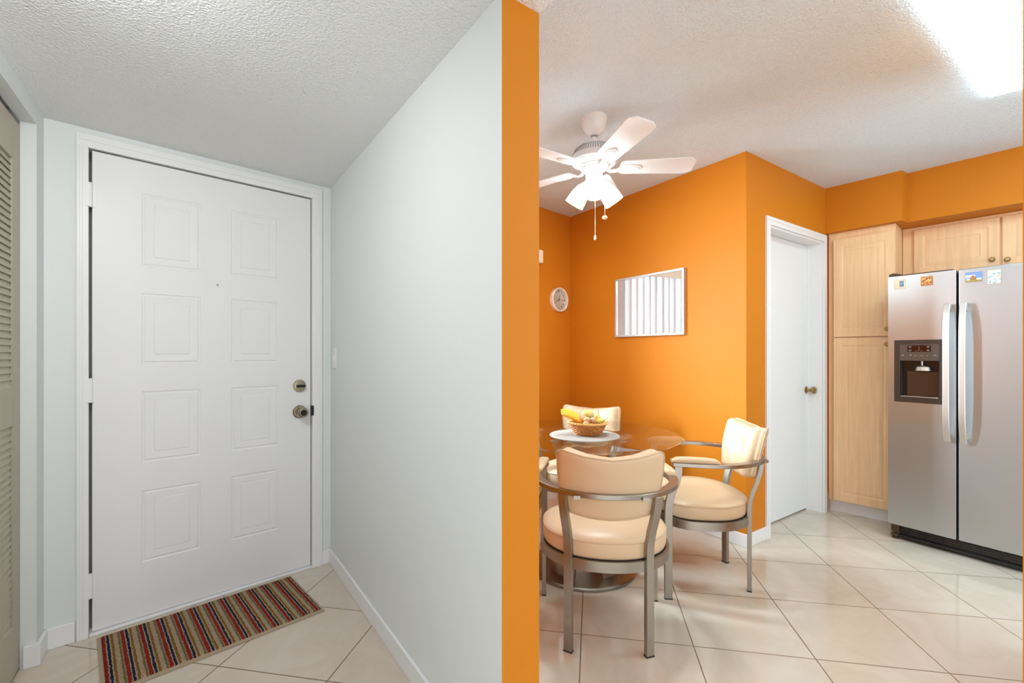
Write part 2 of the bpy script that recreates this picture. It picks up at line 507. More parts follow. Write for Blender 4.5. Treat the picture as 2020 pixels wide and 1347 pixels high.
# baseboards
base('baseboard_hall', E2, O1, .0, (O1 - E2).length, label='white baseboard running along the hall partition wall')
base('baseboard_entry_right', E1, E2, sE(634), (E2 - E1).length, label='short white baseboard right of the entry door casing')
base('baseboard_entry_left', E1, E2, 0, sE(148), label='short white baseboard left of the entry door casing', h=.085)
b = B(); tt = .013
a0 = E1 - nc * tt; a1 = Bp - nc * tt + dc * tt
b.prism([E1, a0, a1, Bp + dc * tt + nc * .035, Bp + nc * .035, Bp], 0, .085)
o = b.build('baseboard_left', M['trim'], bevel=.003); tag(o, 'white baseboard wrapping the stub wall by the closet', 'baseboard', kind='structure')
base('baseboard_mirror', K1, K2, 0, (K2 - K1).length + .012, label='white baseboard along the bright orange dining wall')
base('baseboard_nook', K0, K1, 0, LN, label='white baseboard under the clock in the dining nook')
base('baseboard_pantry', K2, K3, 0, sD(1509), label='short white baseboard between wall corner and kitchen closet door')
b = B().box(0, (O2 - K0).length, -.012, 0, 0, .08)
o = b.build('baseboard_kitchen', M['trim']); o.location = (O2.x, O2.y, 0)
o.rotation_euler = (0, 0, atan2(K0.y - O2.y, K0.x - O2.x)); tag(o, 'white baseboard on the kitchen side of the partition', 'baseboard', kind='structure')

# ------------------------------------------------------------------ entry door
EMB = [(.004, .003), (.009, .0035), (.013, .0005), (.040, -.0015 + .004), (.044, .0035), (.046, .001)]
def casing(name, P, Q, xa, xb, zt, w=.055, t=.014, label='', left=True, right=True, wl=None, wr=None, bev=.004):
    b = B()
    wl = w if wl is None else wl; wr = w if wr is None else wr
    if left:
        b.box(xa - wl, xa, -t, 0, 0, zt); b.box(xa - wl * .75, xa - wl * .5, -t - .003, -t, 0, zt)
    if right:
        b.box(xb, xb + wr, -t, 0, 0, zt); b.box(xb + wr * .5, xb + wr * .75, -t - .003, -t, 0, zt)
    b.box(xa - (wl if left else 0), xb + (wr if right else 0), -t, 0, zt, zt + w)
    b.box(xa - (wl * .75 if left else 0), xb + (wr * .75 if right else 0), -t - .003, -t, zt + w * .5, zt + w * .75)
    o = b.build(name, M['trim'], bevel=.0015); place(o, P, Q); tag(o, label, 'door trim', kind='structure'); return o

casing('trim_1', E1, E2, dx0 - .012, dx1 + .006, DT + .006, label='white casing framing the paneled entry door',
       wl=dx0 - .012 - sE(151), wr=sE(634) - dx1 - .006)
b = B()
b.box(dx0 - .013, dx0 - .0125 + .002, 0.0, .13, 0, DT + .006)
b.box(dx1 + .006, dx1 + .0085, 0.0, .13, 0, DT + .006)
b.box(dx0 - .012, dx1 + .006, .05, .13, DT - .012, DT + .006)
b.box(dx0 - .012, dx0 + .012, .05, .13, 0, DT); b.box(dx1 - .012, dx1 + .006, .05, .13, 0, DT)
wsb = B(); wsb.box(dx0 - .013, dx0 + .03, .046, .052, 0, DT + .004); wsb.box(dx1 - .03, dx1 + .007, .046, .052, 0, DT + .004)
wsb.box(dx0 - .013, dx1 + .007, .046, .052, DT - .03, DT + .007)
ws_ = wsb.build('trim_6', mat('grey_light_stop', (.24, .24, .24), .8)); place(ws_, E1, E2); tag(ws_, 'grey strip added behind the entry door gap to block light leaking in', 'light stop', kind='structure')  # strip added to stop outside light leaking round the door
o = b.build('trim_2', M['trim']); place(o, E1, E2); tag(o, 'white jamb lining of the entry door opening', 'door trim', kind='structure')
b = B(); b.box(dx0 - .01, dx1 + .006, -.012, .13, 0, .012)
o = b.build('trim_3', M['trim'], bevel=.003); place(o, E1, E2); tag(o, 'low threshold strip under the entry door', 'threshold', kind='structure')

door = empty('door_1', (E1.x, E1.y, 0)); place(door, E1, E2)
tag(door, 'white eight-panel entry door with deadbolt and round knob', 'door', kind='structure')
DW = dx1 - dx0
mrg = .158 / .87 * DW; pw = .216 / .87 * DW
rects = []
for xa in (dx0 + mrg, dx1 - mrg - pw):
    for za, zb in ((1.585, 1.912), (1.146, 1.465), (.705, 1.023), (.258, .578)):
        rects.append((xa, xa + pw, za, zb, EMB, True))
b = B(); b.slab(DW, .016, DT, .042, rects, x0=dx0, y0=.002)
b.build('door_panel', M['door'], door, angle=12)
for zc in (1.862, 1.038, .214):
    b = B(); b.cyl((dx0 - .006, -.006, zc - .05), (dx0 - .006, -.006, zc + .05), .0075, 12)
    for k in range(5):
        z = zc - .05 + k * .025
        b.cyl((dx0 - .006, -.006, z - .001), (dx0 - .006, -.006, z + .001), .0082, 12)
    b.box(dx0 - .004, dx0 + .010, -.0015, .0018, zc - .05, zc + .05)
    b.box(dx0 - .024, dx0 - .008, -.017, -.012, zc - .05, zc + .05)
    b.build('hinge', M['trim'], door)
def yl(prof, c, n=28):   # lathe about the -y axis
    m_ = Matrix.Rotation(radians(90), 3, 'X')
    b = B(); b.lathe(prof, n, c, m_); return b
pk = on(E1, E2, 591); xk = (pk - E1).length
zk1 = zat(pk, 761); zk2 = zat(pk, 812)
b = yl([(.0, 0), (.034, 0), (.034, .006), (.030, .013), (.022, .015), (.0, .015)], (xk, .002, zk1))
db = b.build('deadbolt', M['nickel'], door)
b = B(); b.box(xk - .022, xk + .022, -.030, -.012, zk1 - .007, zk1 + .007)
b.build('thumb_turn', M['black'], db, bevel=.004)
b = yl([(0, 0), (.036, 0), (.036, .004), (.031, .009), (.014, .011), (.011, .03), (.013, .036), (.024, .043),
        (.028, .054), (.027, .064), (.021, .070), (.0, .070)], (xk, .002, zk2))
kb = b.build('door_knob', M['nickel'], door)
b = yl([(0, 0), (.017, 0), (.016, .003), (.006, .002), (.005, .005), (0, .005)], (xk, -.067, zk2))
b.build('knob_button', M['black'], kb)
b = B(); b.box(dx1 - .002, dx1 + .014, -.0165, .001, zk2 - .026, zk2 + .030)
b.build('strike_plate', M['black'], door, bevel=.004)
pp = on(E1, E2, 429)
b = yl([(0, 0), (.0055, 0), (.005, .003), (0, .003)], ((pp - E1).length, .002, zat(pp, 562)), 14)
b.build('peephole', M['nickel'], door)

# light switch on the hall wall
ps = on(E2, O1, 660.5); zs = (zat(ps, 686) + zat(ps, 726)) / 2
sw = empty('light_switch', (ps.x, ps.y, zs)); place(sw, ps, ps + (O1 - E2)); sw.location.z = zs
tag(sw, 'white light switch plate on the hall wall near the entry door', 'light switch')
B().box(-.035, .035, -.005, 0, -.057, .057).build('switch_plate', M['trim'], sw, bevel=.002)
B().box(-.012, .012, -.011, -.004, -.014, .016).build('switch_lever', M['trim'], sw, bevel=.002)

# ------------------------------------------------------------------ louvered closet doors
cl = Bp + nc * .045
PLW = .30
def closet_panel(name, start, label):
    # local x away from the camera; start is the far (jamb) end
    r = empty(name, (start.x, start.y, 0)); r.rotation_euler = (0, 0, atan2(-dc.y, -dc.x))
    tag(r, label, 'door', kind='structure')
    T = .028; x0, x1 = -PLW, -.004
    st = .078
    b = B()
    b.box(x0, x0 + st, 0, T, .012, 2.055); b.box(x1 - st, x1, 0, T, .012, 2.055)
    for za, zb in ((.012, .20), (.93, 1.072), (1.905, 2.055)):
        b.box(x0 + st, x1 - st, 0, T, za, zb)
    b.build('door_frame', M['closet'], r, bevel=.001)
    b = B()
    for za, zb in ((.20, .93), (1.072, 1.905)):
        n = int(round((zb - za) / .0255)); pitch = (zb - za) / n
        for k in range(n):
            z = za + k * pitch
            ya, yb = .002, .009; rise = .0300; th = .003
            x_0, x_1 = x0 + st, x1 - st
            if k == n - 1: rise = min(rise, pitch)
            vs = [b.v(x, y, zz) for x in (x_0, x_1) for y, zz in ((ya, z), (ya + th, z), (yb + th, z + rise), (yb, z + rise))]
            for q in ((0, 1, 2, 3), (7, 6, 5, 4), (0, 4, 5, 1), (1, 5, 6, 2), (2, 6, 7, 3), (3, 7, 4, 0)):
                b.f([vs[i] for i in q])
    b.build('louvers', M['closet'], r)
    return r
closet_panel('door_3', cl, 'tan louvered closet door at the left edge, nearest the white jamb')
closet_panel('door_4', cl + dc * (PLW + .004), 'tan louvered closet door leaf further left, beyond the first leaf')

# ------------------------------------------------------------------ striped rug
R_TL = fl(190.5, 1260.5); R_TR = fl(574, 1137); R_BR = fl(646.5, 1203.5)
RL = (R_TR - R_TL).length; RW = (R_BR - R_TR).length
M['rug'] = rug_mat(RL, 12.25)
M['rug_edge'] = mat('beige_rug_binding', (.40, .31, .21), .95, bump=(300, .6, .002, U, 2), spec=.1)
rug = empty('striped_rug', (R_TL.x, R_TL.y, 0)); place(rug, R_TL, R_TR)
tag(rug, 'small rag rug with red, navy and mustard stripes before the entry door', 'rug')
b = B(); nx, ny = 260, 60
g = []
for i in range(nx + 1):
    row = []
    for j in range(ny + 1):
        x = .012 + (RL - .022) * i / nx; y = -.010 - (RW - .028) * j / ny
        e = min(i, nx - i, 1) * min(j, ny - j, 1)
        ph = ((x - .0175) / ((RL - .03) / 12.25)) * 7.5
        z = .0085 + .0028 * abs(sin(pi * ph)) + random.uniform(-.0008, .0008)
        row.append(b.v(x, y + random.uniform(-.0004, .0004), z if e else .002))
    g.append(row)
for i in range(nx):
    for j in range(ny): b.f([g[i][j], g[i + 1][j], g[i + 1][j + 1], g[i][j + 1]])
b.build('rug_pile', M['rug'], rug, angle=60)
B().box(0, RL, -RW, 0, .0005, .005).build('rug_backing', M['rug_edge'], rug, bevel=.002)

# ------------------------------------------------------------------ kitchen closet door
casing('trim_4', K2, K3, ox0, ox1, OT, w=.052, label='white casing around the plain kitchen closet door',
       wl=ox0 - sD(1509), wr=.043)
b = B()
b.box(ox0 - .001, ox0 + .008, 0, .125, 0, OT); b.box(ox1 - .012, ox1 + .001, 0, .125, 0, OT); b.box(ox0, ox1, 0, .125, OT - .012, OT)
b.box(ox1 - .03, ox1 - .012, .085, .1, 0, OT - .012)
o = b.build('trim_5', M['trim']); place(o, K2, K3); tag(o, 'deep white jamb lining of the kitchen closet doorway', 'door trim', kind='structure')
d2 = empty('door_2', (K2.x, K2.y, 0)); place(d2, K2, K3)
tag(d2, 'plain white kitchen closet door with brass knob', 'door', kind='structure')
B().box(ox0 + .010, ox1 - .014, .10, .138, .012, OT - .014).build('door_panel', M['door'], d2, bevel=.001)
# knob
kl = V2(*(K2 + (K3 - K2).normalized() * 0)) + V2(-(K3 - K2).normalized().y, (K3 - K2).normalized().x) * .10
pkn = on(kl, kl + (K3 - K2), 1590.5); xkn = (pkn - kl).length; zkn = zat(pkn, 769)
b = yl([(0, 0), (.030, 0), (.030, .004), (.024, .008), (.012, .010), (.010, .028), (.013, .034), (.024, .042), (.028, .052), (.025, .062), (.015, .067), (0, .067)],
       (xkn, .10, zkn))
b.build('door_knob', M['brass'], d2)

# ------------------------------------------------------------------ wall mirror
pa = on(K1, K2, 1217.5); pb = on(K1, K2, 1353)
za1, zb1 = zat(pa, 549.5), zat(pa, 664); 
W_ = (pb - pa).length
zt = (zat(pa, 549.5) + zat(pb, 531.5)) / 2; zb = (zat(pa, 664) + zat(pb, 661.5)) / 2
mr = empty('wall_mirror_frame', (pa.x, pa.y, zb)); place(mr, pa, pb); mr.name = 'framed_mirror'
tag(mr, 'rectangular mirror in a thin silver frame on the bright orange wall', 'mirror')
H_ = zt - zb; fw = .014
b = B()
b.box(0, W_, -.026, -.001, 0, fw); b.box(0, W_, -.026, -.001, H_ - fw, H_)
b.box(0, fw, -.026, -.001, fw, H_ - fw); b.box(W_ - fw, W_, -.026, -.001, fw, H_ - fw)
b.build('mirror_frame', M['frame_silver'], mr, bevel=.002)
B().box(fw, W_ - fw, -.016, -.003, fw, H_ - fw).build('mirror_glass', M['mirror'], mr)

# ------------------------------------------------------------------ wall clock
pc = on(K0, K1, 1100); zc = zat(pc, 591.5)
ck = empty('wall_clock', (pc.x, pc.y, zc)); place(ck, pc, pc + wn)
tag(ck, 'round cream wall clock showing twenty to one on the orange nook wall', 'clock')
Rm = Matrix.Rotation(radians(90), 3, 'X')
R_ = .108
b = B(); b.lathe([(R_ - .014, .012), (R_ - .014, .034), (R_ - .008, .040), (R_ - .002, .036), (R_, .026), (R_ - .002, .004), (R_ - .004, 0), (R_ - .02, 0)], 56, (0, 0, 0), Rm)
b.build('clock_rim', M['clock_rim'], ck)
b = B(); b.lathe([(0, .004), (R_ - .012, .004), (R_ - .012, .012), (0, .012)], 56, (0, 0, 0), Rm)
fc = b.build('clock_face', M['clock_face'], ck)
for h in range(1, 13):
    me = text_mesh(str(h), .026); a = radians(90 - 30 * h)
    bn = B(); bn.bm.from_mesh(me)
    T = Matrix.Translation((.074 * cos(a), -.0135, .074 * sin(a))) @ Matrix.Rotation(radians(90), 4, 'X')
    bmesh.ops.transform(bn.bm, matrix=T, verts=bn.bm.verts)
    bn.build('numeral', M['clock_ink'], fc, recalc=False)
for nm, a, ln, wd in (('hour_hand', radians(90 - 20), .048, .005), ('minute_hand', radians(90 - 240), .068, .0035)):
    b = B(); d = Vector((cos(a), 0, sin(a))); p = Vector((-sin(a), 0, cos(a))) * wd / 2
    base_ = Vector((0, -.018, 0)) - d * .012; tip = Vector((0, -.018, 0)) + d * ln
    r0 = [base_ - p, base_ + p, tip + p * .5, tip - p * .5]
    b.loops([r0, [q + Vector((0, .0015, 0)) for q in r0]])
    b.build(nm, M['clock_ink'], ck)
b = B(); b.lathe([(0, .011), (.005, .011), (.005, .020), (0, .020)], 14, (0, 0, 0), Rm); b.build('center_pin', M['clock_ink'], ck)

# ------------------------------------------------------------------ nook window and vertical blinds
b = B()
w0, w1 = WX0, WX1
for xa, xb, za, zb_ in ((w0, w0 + .04, WZ0, WZ1), (w1 - .04, w1, WZ0, WZ1), (w0, w1, WZ0, WZ0 + .04), (w0, w1, WZ1 - .04, WZ1),
                        ((w0 + w1) / 2 - .02, (w0 + w1) / 2 + .02, WZ0, WZ1)):
    b.box(xa, xb, .07, .11, za, zb_)
wf = b.build('window_1', M['trim']); place(wf, K0, K1)
tag(wf, 'white framed window behind the vertical blinds, seen in the wall mirror', 'window', kind='structure')
pg = B().box(w0 + .02, w1 - .02, .088, .092, WZ0 + .02, WZ1 - .02).build('window_pane', M['pane'], wf)
vb = empty('vertical_blinds', (K0.x, K0.y, 0)); place(vb, K0, K1)
tag(vb, 'white vertical blinds with cream valance, right end peeking past the orange wall edge', 'blinds')
off = V2(wn.y, -wn.x) * .085
pv = on(K0 + off, K1 + off, 1071.5)
vx1 = (pv - (K0 + off)).length
zv0 = zat(pv, 518.5); zv1 = zat(pv, 494)
b = B()
b.box(w0 - .05, vx1, -.085, -.078, zv0, zv1); b.box(vx1 - .007, vx1, -.085, 0, zv0, zv1); b.box(w0 - .05, vx1, -.085, 0, zv1 - .004, zv1)
b.box(w0 - .05, vx1 + .0005, -.087, -.077, zv0 + .012, zv0 + .016)
b.build('valance', M['cream'], vb, bevel=.0015)
B().box(w0 - .03, vx1 - .03, -.055, -.02, zv0 + .03, zv0 + .06).build('headrail', M['frame_silver'], vb)
bx0 = .56  # slats stop short, an unseen gap shaped to let daylight onto the mirror wall
ns = int((vx1 - .03 - bx0) / .079) + 1
for k in range(ns):
    x = bx0 + k * .079
    if k == ns // 2: ang = 30
    else: ang = 7
    b = B(); hw = .0445; pts = []
    ca, sa = cos(radians(ang)), sin(radians(ang))
    ringf = []
    for t in (-1, -.5, 0, .5, 1):
        bow = .006 * (1 - t * t)
        ringf.append((x + hw * t * ca + bow * sa, -.038 + hw * t * sa - bow * ca))
    lo_ = [b.v(p[0], p[1], WZ0 - .06) for p in ringf]; hi_ = [b.v(p[0], p[1], zv0 + .032) for p in ringf]
    for i in range(4): b.f([lo_[i], lo_[i + 1], hi_[i + 1], hi_[i]])
    s_ = b.build('slat', M['slat'], vb, recalc=False)
    md = s_.modifiers.new('t', 'SOLIDIFY'); md.thickness = .001
# walkway wall outside
b = B().box(-1.5, LN + 1.5, 1.6, 1.7, -.05, 2.0)
o = b.build('wall_outside', M['ext']); place(o, K0, K1); tag(o, 'grey wall of the walkway outside the nook window', 'wall', kind='structure')

# ------------------------------------------------------------------ kitchen cabinets
CAB = [(.050, .0), (.054, .003), (.060, .003), (.064, .0), (.084, -.003)]
def cab_profile(): return [(.004, .0025), (.010, .0035), (.016, .0015), (.038, -.001), (.040, .0015), (.044, .0015)]
PC0 = K3 + V2(-.02, .02) * 0 + nu * .022 + du * .012
PW = (PE - PC0).length
pantry = empty('pantry_cabinet', (PC0.x, PC0.y, 0)); place(pantry, PC0, PE)
tag(pantry, 'tall pale maple pantry cabinet between closet door and refrigerator', 'cabinet')
DP = .52
B().box(0, PW, .02, DP, .09, 2.099).build('cabinet_body', M['wood'], pantry, bevel=.001)
B().box(.0, PW, .055, DP, 0, .09).build('toe_kick', M['trim'], pantry)
def xon(P, Q, px): return (on(P, Q, px) - P).length
dl = xon(PC0, PE, 1644.5)
pL = on(PC0, PE, 1645)
for nm, z0_, z1_, kz, ky in (('u', 1.317, 2.045, 0, 649), ('l', .098, 1.309, 0, 679)):
    w_ = PW - dl - .002
    b = B(); b.slab(w_, z0_, z1_, .019, [(dl + .052, dl + w_ - .052, z0_ + .055, z1_ - .055, cab_profile(), True)], x0=dl, y0=0.0)
    dd = b.build('door', M['wood'], pantry, bevel=0, angle=12)
    kx = xon(PC0, PE, 1750.0); kzz = zat(on(PC0, PE, 1750), ky)
    yl([(0, 0), (.006, 0), (.006, .008), (.014, .014), (.015, .019), (.009, .024), (0, .024)], (kx, 0, kzz), 18).build('knob', M['brass'], dd)

ULN = 1.55
uc = empty('wall_cabinet', (UA.x, UA.y, 1.745)); place(uc, UA, UB)
xa_, xb_ = xon(UA, UB, 1803), xon(UA, UB, 1972); xc_ = xon(UA, UB, 1977.5)
tag(uc, 'pale maple wall cabinet above the refrigerator, double doors with round knobs', 'cabinet')
uw = xc_ + (xb_ - xa_) + .01
B().box(-.052, uw, .02, .31, 0, 2.099 - 1.745).build('cabinet_body', M['wood'], uc, bevel=.001)
for x0_, kp in ((xa_, 1957.5), (xc_, 1987.8)):
    w_ = xb_ - xa_
    b = B(); b.slab(w_, .005, .33, .019, [(x0_ + .050, x0_ + w_ - .050, .055, .282, cab_profile(), True)], x0=x0_, y0=0)
    dd = b.build('door', M['wood'], uc, angle=12)
    pkk = on(UA, UB, kp)
    yl([(0, 0), (.007, 0), (.006, .008), (.013, .013), (.015, .019), (.010, .025), (0, .025)],
       ((pkk - UA).length, 0, zat(pkk, 512) - 1.745), 20).build('knob', M['brass'], dd)

# ------------------------------------------------------------------ refrigerator
FP = V2(2.432, 2.944); fd = V2(.535, -.845).normalized(); FQ = FP + fd
fr = empty('refrigerator', (FP.x, FP.y, 0)); place(fr, FP, FQ)
tag(fr, 'stainless steel side-by-side refrigerator with ice dispenser and magnets', 'refrigerator')
FW = .84
def fx(px, dy=0.0):
    n_ = V2(-fd.y, fd.x) * dy
    return (on(FP + n_, FQ + n_, px) - FP - n_).length
def fz(px, y, dy=0.0):
    n_ = V2(-fd.y, fd.x) * dy
    return zat(on(FP + n_, FQ + n_, px), y)
g0 = fx(1886.2); g1 = fx(1890.4)
ZB, ZT = .100, 1.685
B().box(.006, FW - .006, .055, .70, .035, ZT - .012).build('body', M['fridge_side'], fr, bevel=.004)
B().box(g0 - .004, g1 + .004, .045, .06, ZB, ZT - .01).build('gasket', M['black'], fr)
def P_(t, n=10): return None
dxa, dxb = fx(1764.5), fx(1863.5); dza, dzb = fz(1810, 794.5), fz(1810, 670.5)
cxa, cxb = fx(1775.5), fx(1853); cza, czb = fz(1812, 784), fz(1812, 711.5)
b = B()
b.slab(g0 - .002, ZB, ZT, .048, [(dxa + .004, dxb - .004, dza + .004, dzb - .004, [(0, .046)], True)], x0=.002, y0=.0)
fz_door = b.build('freezer_door', M['fridge'], fr, bevel=.006)
b = B(); b.slab(FW - g1 - .002, ZB, ZT, .048, [], x0=g1, y0=0)
rf_door = b.build('refrigerator_door', M['fridge'], fr, bevel=.006)
# dispenser housing
b = B(); b.slab(dxb - dxa, dza, dzb, .02, [(cxa, cxb, cza, czb, [(.001, .040)], False)], x0=dxa, y0=-.004, back=False)
ds = b.build('dispenser', M['disp'], fz_door, bevel=.002)
b = B(); b.slab(cxb - cxa, cza, czb, .001, [(cxa + .0005, cxb - .0005, cza + .0005, czb - .0005, [(.0, .042)], True)], x0=cxa, y0=-.001, back=False)
b.build('dispenser_recess', M['cavity'], ds)
uxa, uxb = cxa, cxb; uzb = fz(1812, 679)
B().box(cxa, cxb, -.006, -.003, czb, uzb).build('control_panel', M['disp2'], ds, bevel=.001)
sx0, sx1 = fx(1791), fx(1837); sz0, sz1 = fz(1812, 694), fz(1812, 681.3)
B().box(sx0, sx1, -.0072, -.005, sz0, sz1).build('display', M['display'], ds)
b = B()
for cx_ in (sx0 + .014 * .9, sx1 - .014 * .9):
    for cz_ in (sz0 + .009, sz1 - .009):
        b.tube([(cx_ + .0065 * cos(a), -.0075, cz_ + .0052 * sin(a)) for a in [2 * pi * i / 12 for i in range(12)]], .0006, 5, closed=True)
        sgn = 1 if cz_ > (sz0 + sz1) / 2 else -1
        b.loops([[(cx_ - .003, -.0075, cz_ - .002 * sgn), (cx_ + .003, -.0075, cz_ - .002 * sgn), (cx_, -.0075, cz_ + .0025 * sgn)],
                 [(cx_ - .003, -.0079, cz_ - .002 * sgn), (cx_ + .003, -.0079, cz_ - .002 * sgn), (cx_, -.0079, cz_ + .0025 * sgn)]])
mxs = (sx0 + sx1) / 2
b.box(mxs - .0005, mxs + .0005, -.0078, -.007, sz0 + .008, sz1 - .006)
for s in (-1, 1): b.box(mxs + s * .012 - .008, mxs + s * .012 + .008, -.0078, -.007, sz0 + .005, sz0 + .006)
zrow = fz(1812, 701.5)
for px, w_ in ((1782, .010), (1797, .008), (1807, .014), (1818.5, .014), (1830, .011), (1845, .018)):
    x_ = fx(px); b.box(x_ - w_ / 2, x_ + w_ / 2, -.0068, -.0055, zrow - .001, zrow + .0008)
for px in (1782, 1797, 1845):
    x_ = fx(px); b.box(x_ - .003, x_ + .003, -.0068, -.0055, zrow + .004, zrow + .007)
b.build('control_icons', M['mark'], ds)
cxm = (cxa + .026 + cxb - .004) / 2; pwd = (cxb - cxa - .030) / 2
b = B()
rings = []
for z, r_, yy in ((czb - .030, .018, .012), (czb - .038, .034, .008), (czb - .062, .042, .002)):
    rings.append([(cxm + r_ * cos(a), .030 - yy * 0 - r_ * .55 * sin(a), z) for a in [pi * i / 12 for i in range(13)]])
b.loops(rings, False, False, cyclic=False)
sp = b.build('ice_chute', M['handle'], ds, recalc=True)
B().cyl((cxm - .002, .018, czb - .028), (cxm - .002, .018, czb - .002), .005, 10).build('water_spout', M['handle'], ds)
pdl = M['pad'] = mat('dispenser_pad_plastic', (.06, .032, .020), .22)
b = B(); b.box(cxm - pwd, cxm + pwd, .024, .034, cza + .008, czb - .066)
b.build('dispenser_pad', pdl, ds, bevel=.004)
b = B(); b.box(cxa + .004, cxb - .004, -.003, .036, cza + .001, cza + .006)
b.build('drip_tray', M['handle'], ds, bevel=.001)
# handles
for nm, xa1, xb1, par in (('l', 1868.5, 1882.5, fz_door), ('r', 1888.8, 1906.0, rf_door)):
    so = -.055
    xm = (fx(xa1, so) + fx(xb1, so)) / 2
    xm = g0 - .030 if nm == 'l' else g1 + .030
    zt_, zb2 = fz(1875, 598, so), fz(1875, 873, so)
    b = B(); path = []; n = 16
    for i in range(n + 1):
        t = i / n; z = zb2 + (zt_ - zb2) * t
        path.append((xm, so - .006 + .028 * abs(2 * t - 1) ** 6 - .004 * (1 - (2 * t - 1) ** 2), z))
    b.sweep(path, (1, 0, 0), .030, .012)
    h_ = b.build('door_handle', M['handle'], par, bevel=.004)
    for z in (zt_ - .035, zb2 + .035):
        B().box(xm - .011, xm + .011, so + .012, .002, z - .014, z + .014).build('handle_bracket', M['handle'], h_, bevel=.003)
# grille, feet, hinges
b = B(); b.box(.045, FW - .01, .050, .075, .022, ZB - .004); b.box(.045, FW - .01, .028, .055, .018, .034)
gr = b.build('grille', M['black'], fr, bevel=.002)
b = B()
for k in range(3):
    z = .046 + k * .014
    for j in range(9):
        x_ = .10 + j * .082
        if x_ + .07 < FW - .02: b.box(x_, x_ + .07, .045, .051, z, z + .005)
b.build('grille_slats', mat('grille_bronze', (.045, .03, .022), .4), gr)
b = B(); b.cyl((.026, .045, 0), (.026, .045, .012), .018, 18); b.cyl((.026, .045, .012), (.026, .045, .05), .010, 12); b.box(.008, .05, .03, .075, .045, ZB - .004)
b.cyl((.026, .040, .018), (.026, .040, .034), .021, 18)
b.build('foot', mat('brown_metal_foot', (.10, .06, .035), .4, .6), fr, bevel=.002)
B().cyl((FW - .04, .06, 0), (FW - .04, .06, .04), .018, 16).build('foot', M['black'], fr)
b = B(); b.box(.004, .05, .006, .12, ZT - .012, ZT + .020); b.cyl((.022, .022, ZT), (.022, .022, ZT + .024), .012, 14)
b.box(.02, .30, .055, .16, ZT - .012, ZT + .014)
b.build('hinge_cover', mat('dark_hinge_cover', (.05, .02, .014), .35), fr, bevel=.004)

# magnets
def magnet(name, x0p, x1p, y0p, y1p, m, label):
    xa2, xb2 = fx(x0p), fx(x1p); pm = (x0p + x1p) / 2
    zt2, zb3 = fz(pm, y0p), fz(pm, y1p)
    n_ = V2(-fd.y, fd.x); c_ = FP + fd * ((xa2 + xb2) / 2)
    r = empty(name, (c_.x, c_.y, (zt2 + zb3) / 2)); r.rotation_euler = (0, 0, atan2(fd.y, fd.x))
    tag(r, label, 'magnet', 'picture magnets along the top of the refrigerator doors')
    hw, hh = (xb2 - xa2) / 2, (zt2 - zb3) / 2
    B().box(-hw, hw, -.0035, -.0003, -hh, hh).build('magnet_backing', m[0], r, bevel=.0008)
    return r, hw, hh
cream_m = mat('cream_magnet', (.80, .66, .48), .4)
r, hw, hh = magnet('refrigerator_magnet', 1763.5, 1786.5, 550.5, 570, [cream_m], 'cream magnet with a small blue picture, leftmost on the refrigerator')
B().box(hw * .0, hw * .72, -.0042, -.003, -hh * .62, hh * .6).build('picture', picture_mat('blue_green_scene', [(.35, (.05, .12, .05)), (.48, (.12, .30, .45)), (.6, (.35, .5, .6))], 120), r)
B().box(-hw * .8, -hw * .25, -.0042, -.003, hh * .3, hh * .65).build('caption_strip', mat('pale_yellow_strip', (.95, .85, .6), .4), r)
r, hw, hh = magnet('refrigerator_magnet', 1817, 1840, 545, 563, [mat('orange_brown_magnet', (.42, .13, .03), .4)], 'orange-brown magnet near the top middle of the freezer door')
B().box(-hw * .88, hw * .88, -.0042, -.003, -hh * .82, hh * .86).build('picture', picture_mat('autumn_picture', [(.34, (.10, .03, .01)), (.45, (.55, .20, .04)), (.54, (.75, .40, .12)), (.64, (.8, .55, .25))], 90), r)
r, hw, hh = magnet('refrigerator_magnet', 1904.5, 1937.5, 536.5, 556, [mat('sky_magnet', (.16, .25, .52), .35)], 'wide blue-sky magnet with a domed building, on the right door near the gap')
B().box(-hw * .96, hw * .96, -.0040, -.003, -hh * .95, -hh * .6).build('ground', mat('green_gold_ground', (.30, .22, .03), .5), r)
b = B(); b.box(-hw * .95, hw * .2, -.0040, -.003, -hh * .1, hh * .45)
b.build('cloud', mat('cloud_print', (.62, .66, .72), .5), r)
b = B(); b.box(-hw * .42, hw * .32, -.0046, -.003, -hh * .62, hh * .0); b.box(-hw * .26, hw * .14, -.0046, -.003, 0, hh * .3)
b.lathe([(0, 0), (hw * .2, 0), (hw * .17, hw * .12), (hw * .08, hw * .2), (0, hw * .22)], 14, (-hw * .05, -.0036, hh * .3), Matrix.Diagonal((1, .05, 1)))
b.build('building', mat('brown_building_print', (.30, .14, .04), .5), r)
for x_ in (-.75, -.55, .45, .65, .85): B().box(hw * x_ - .003, hw * x_ + .003, -.0044, -.003, -hh * .6, -hh * .3).build('lamp', bpy.data.materials.get('pale_lamp_print') or mat('pale_lamp_print', (.85, .85, .6), .5), r)
r, hw, hh = magnet('refrigerator_magnet', 1948.5, 1974.5, 532.5, 559.5, [mat('shell_magnet', (.6, .55, .45), .4)], 'tall cream and orange floral magnet, rightmost on the refrigerator')
B().box(-hw * .95, hw * .95, -.0042, -.003, -hh * .95, hh * .95).build('picture', picture_mat('flower_picture', [(.30, (.10, .14, .07)), (.42, (.30, .45, .48)), (.50, (.78, .72, .58)), (.57, (.85, .80, .68)), (.66, (.80, .30, .08))], 75), r)

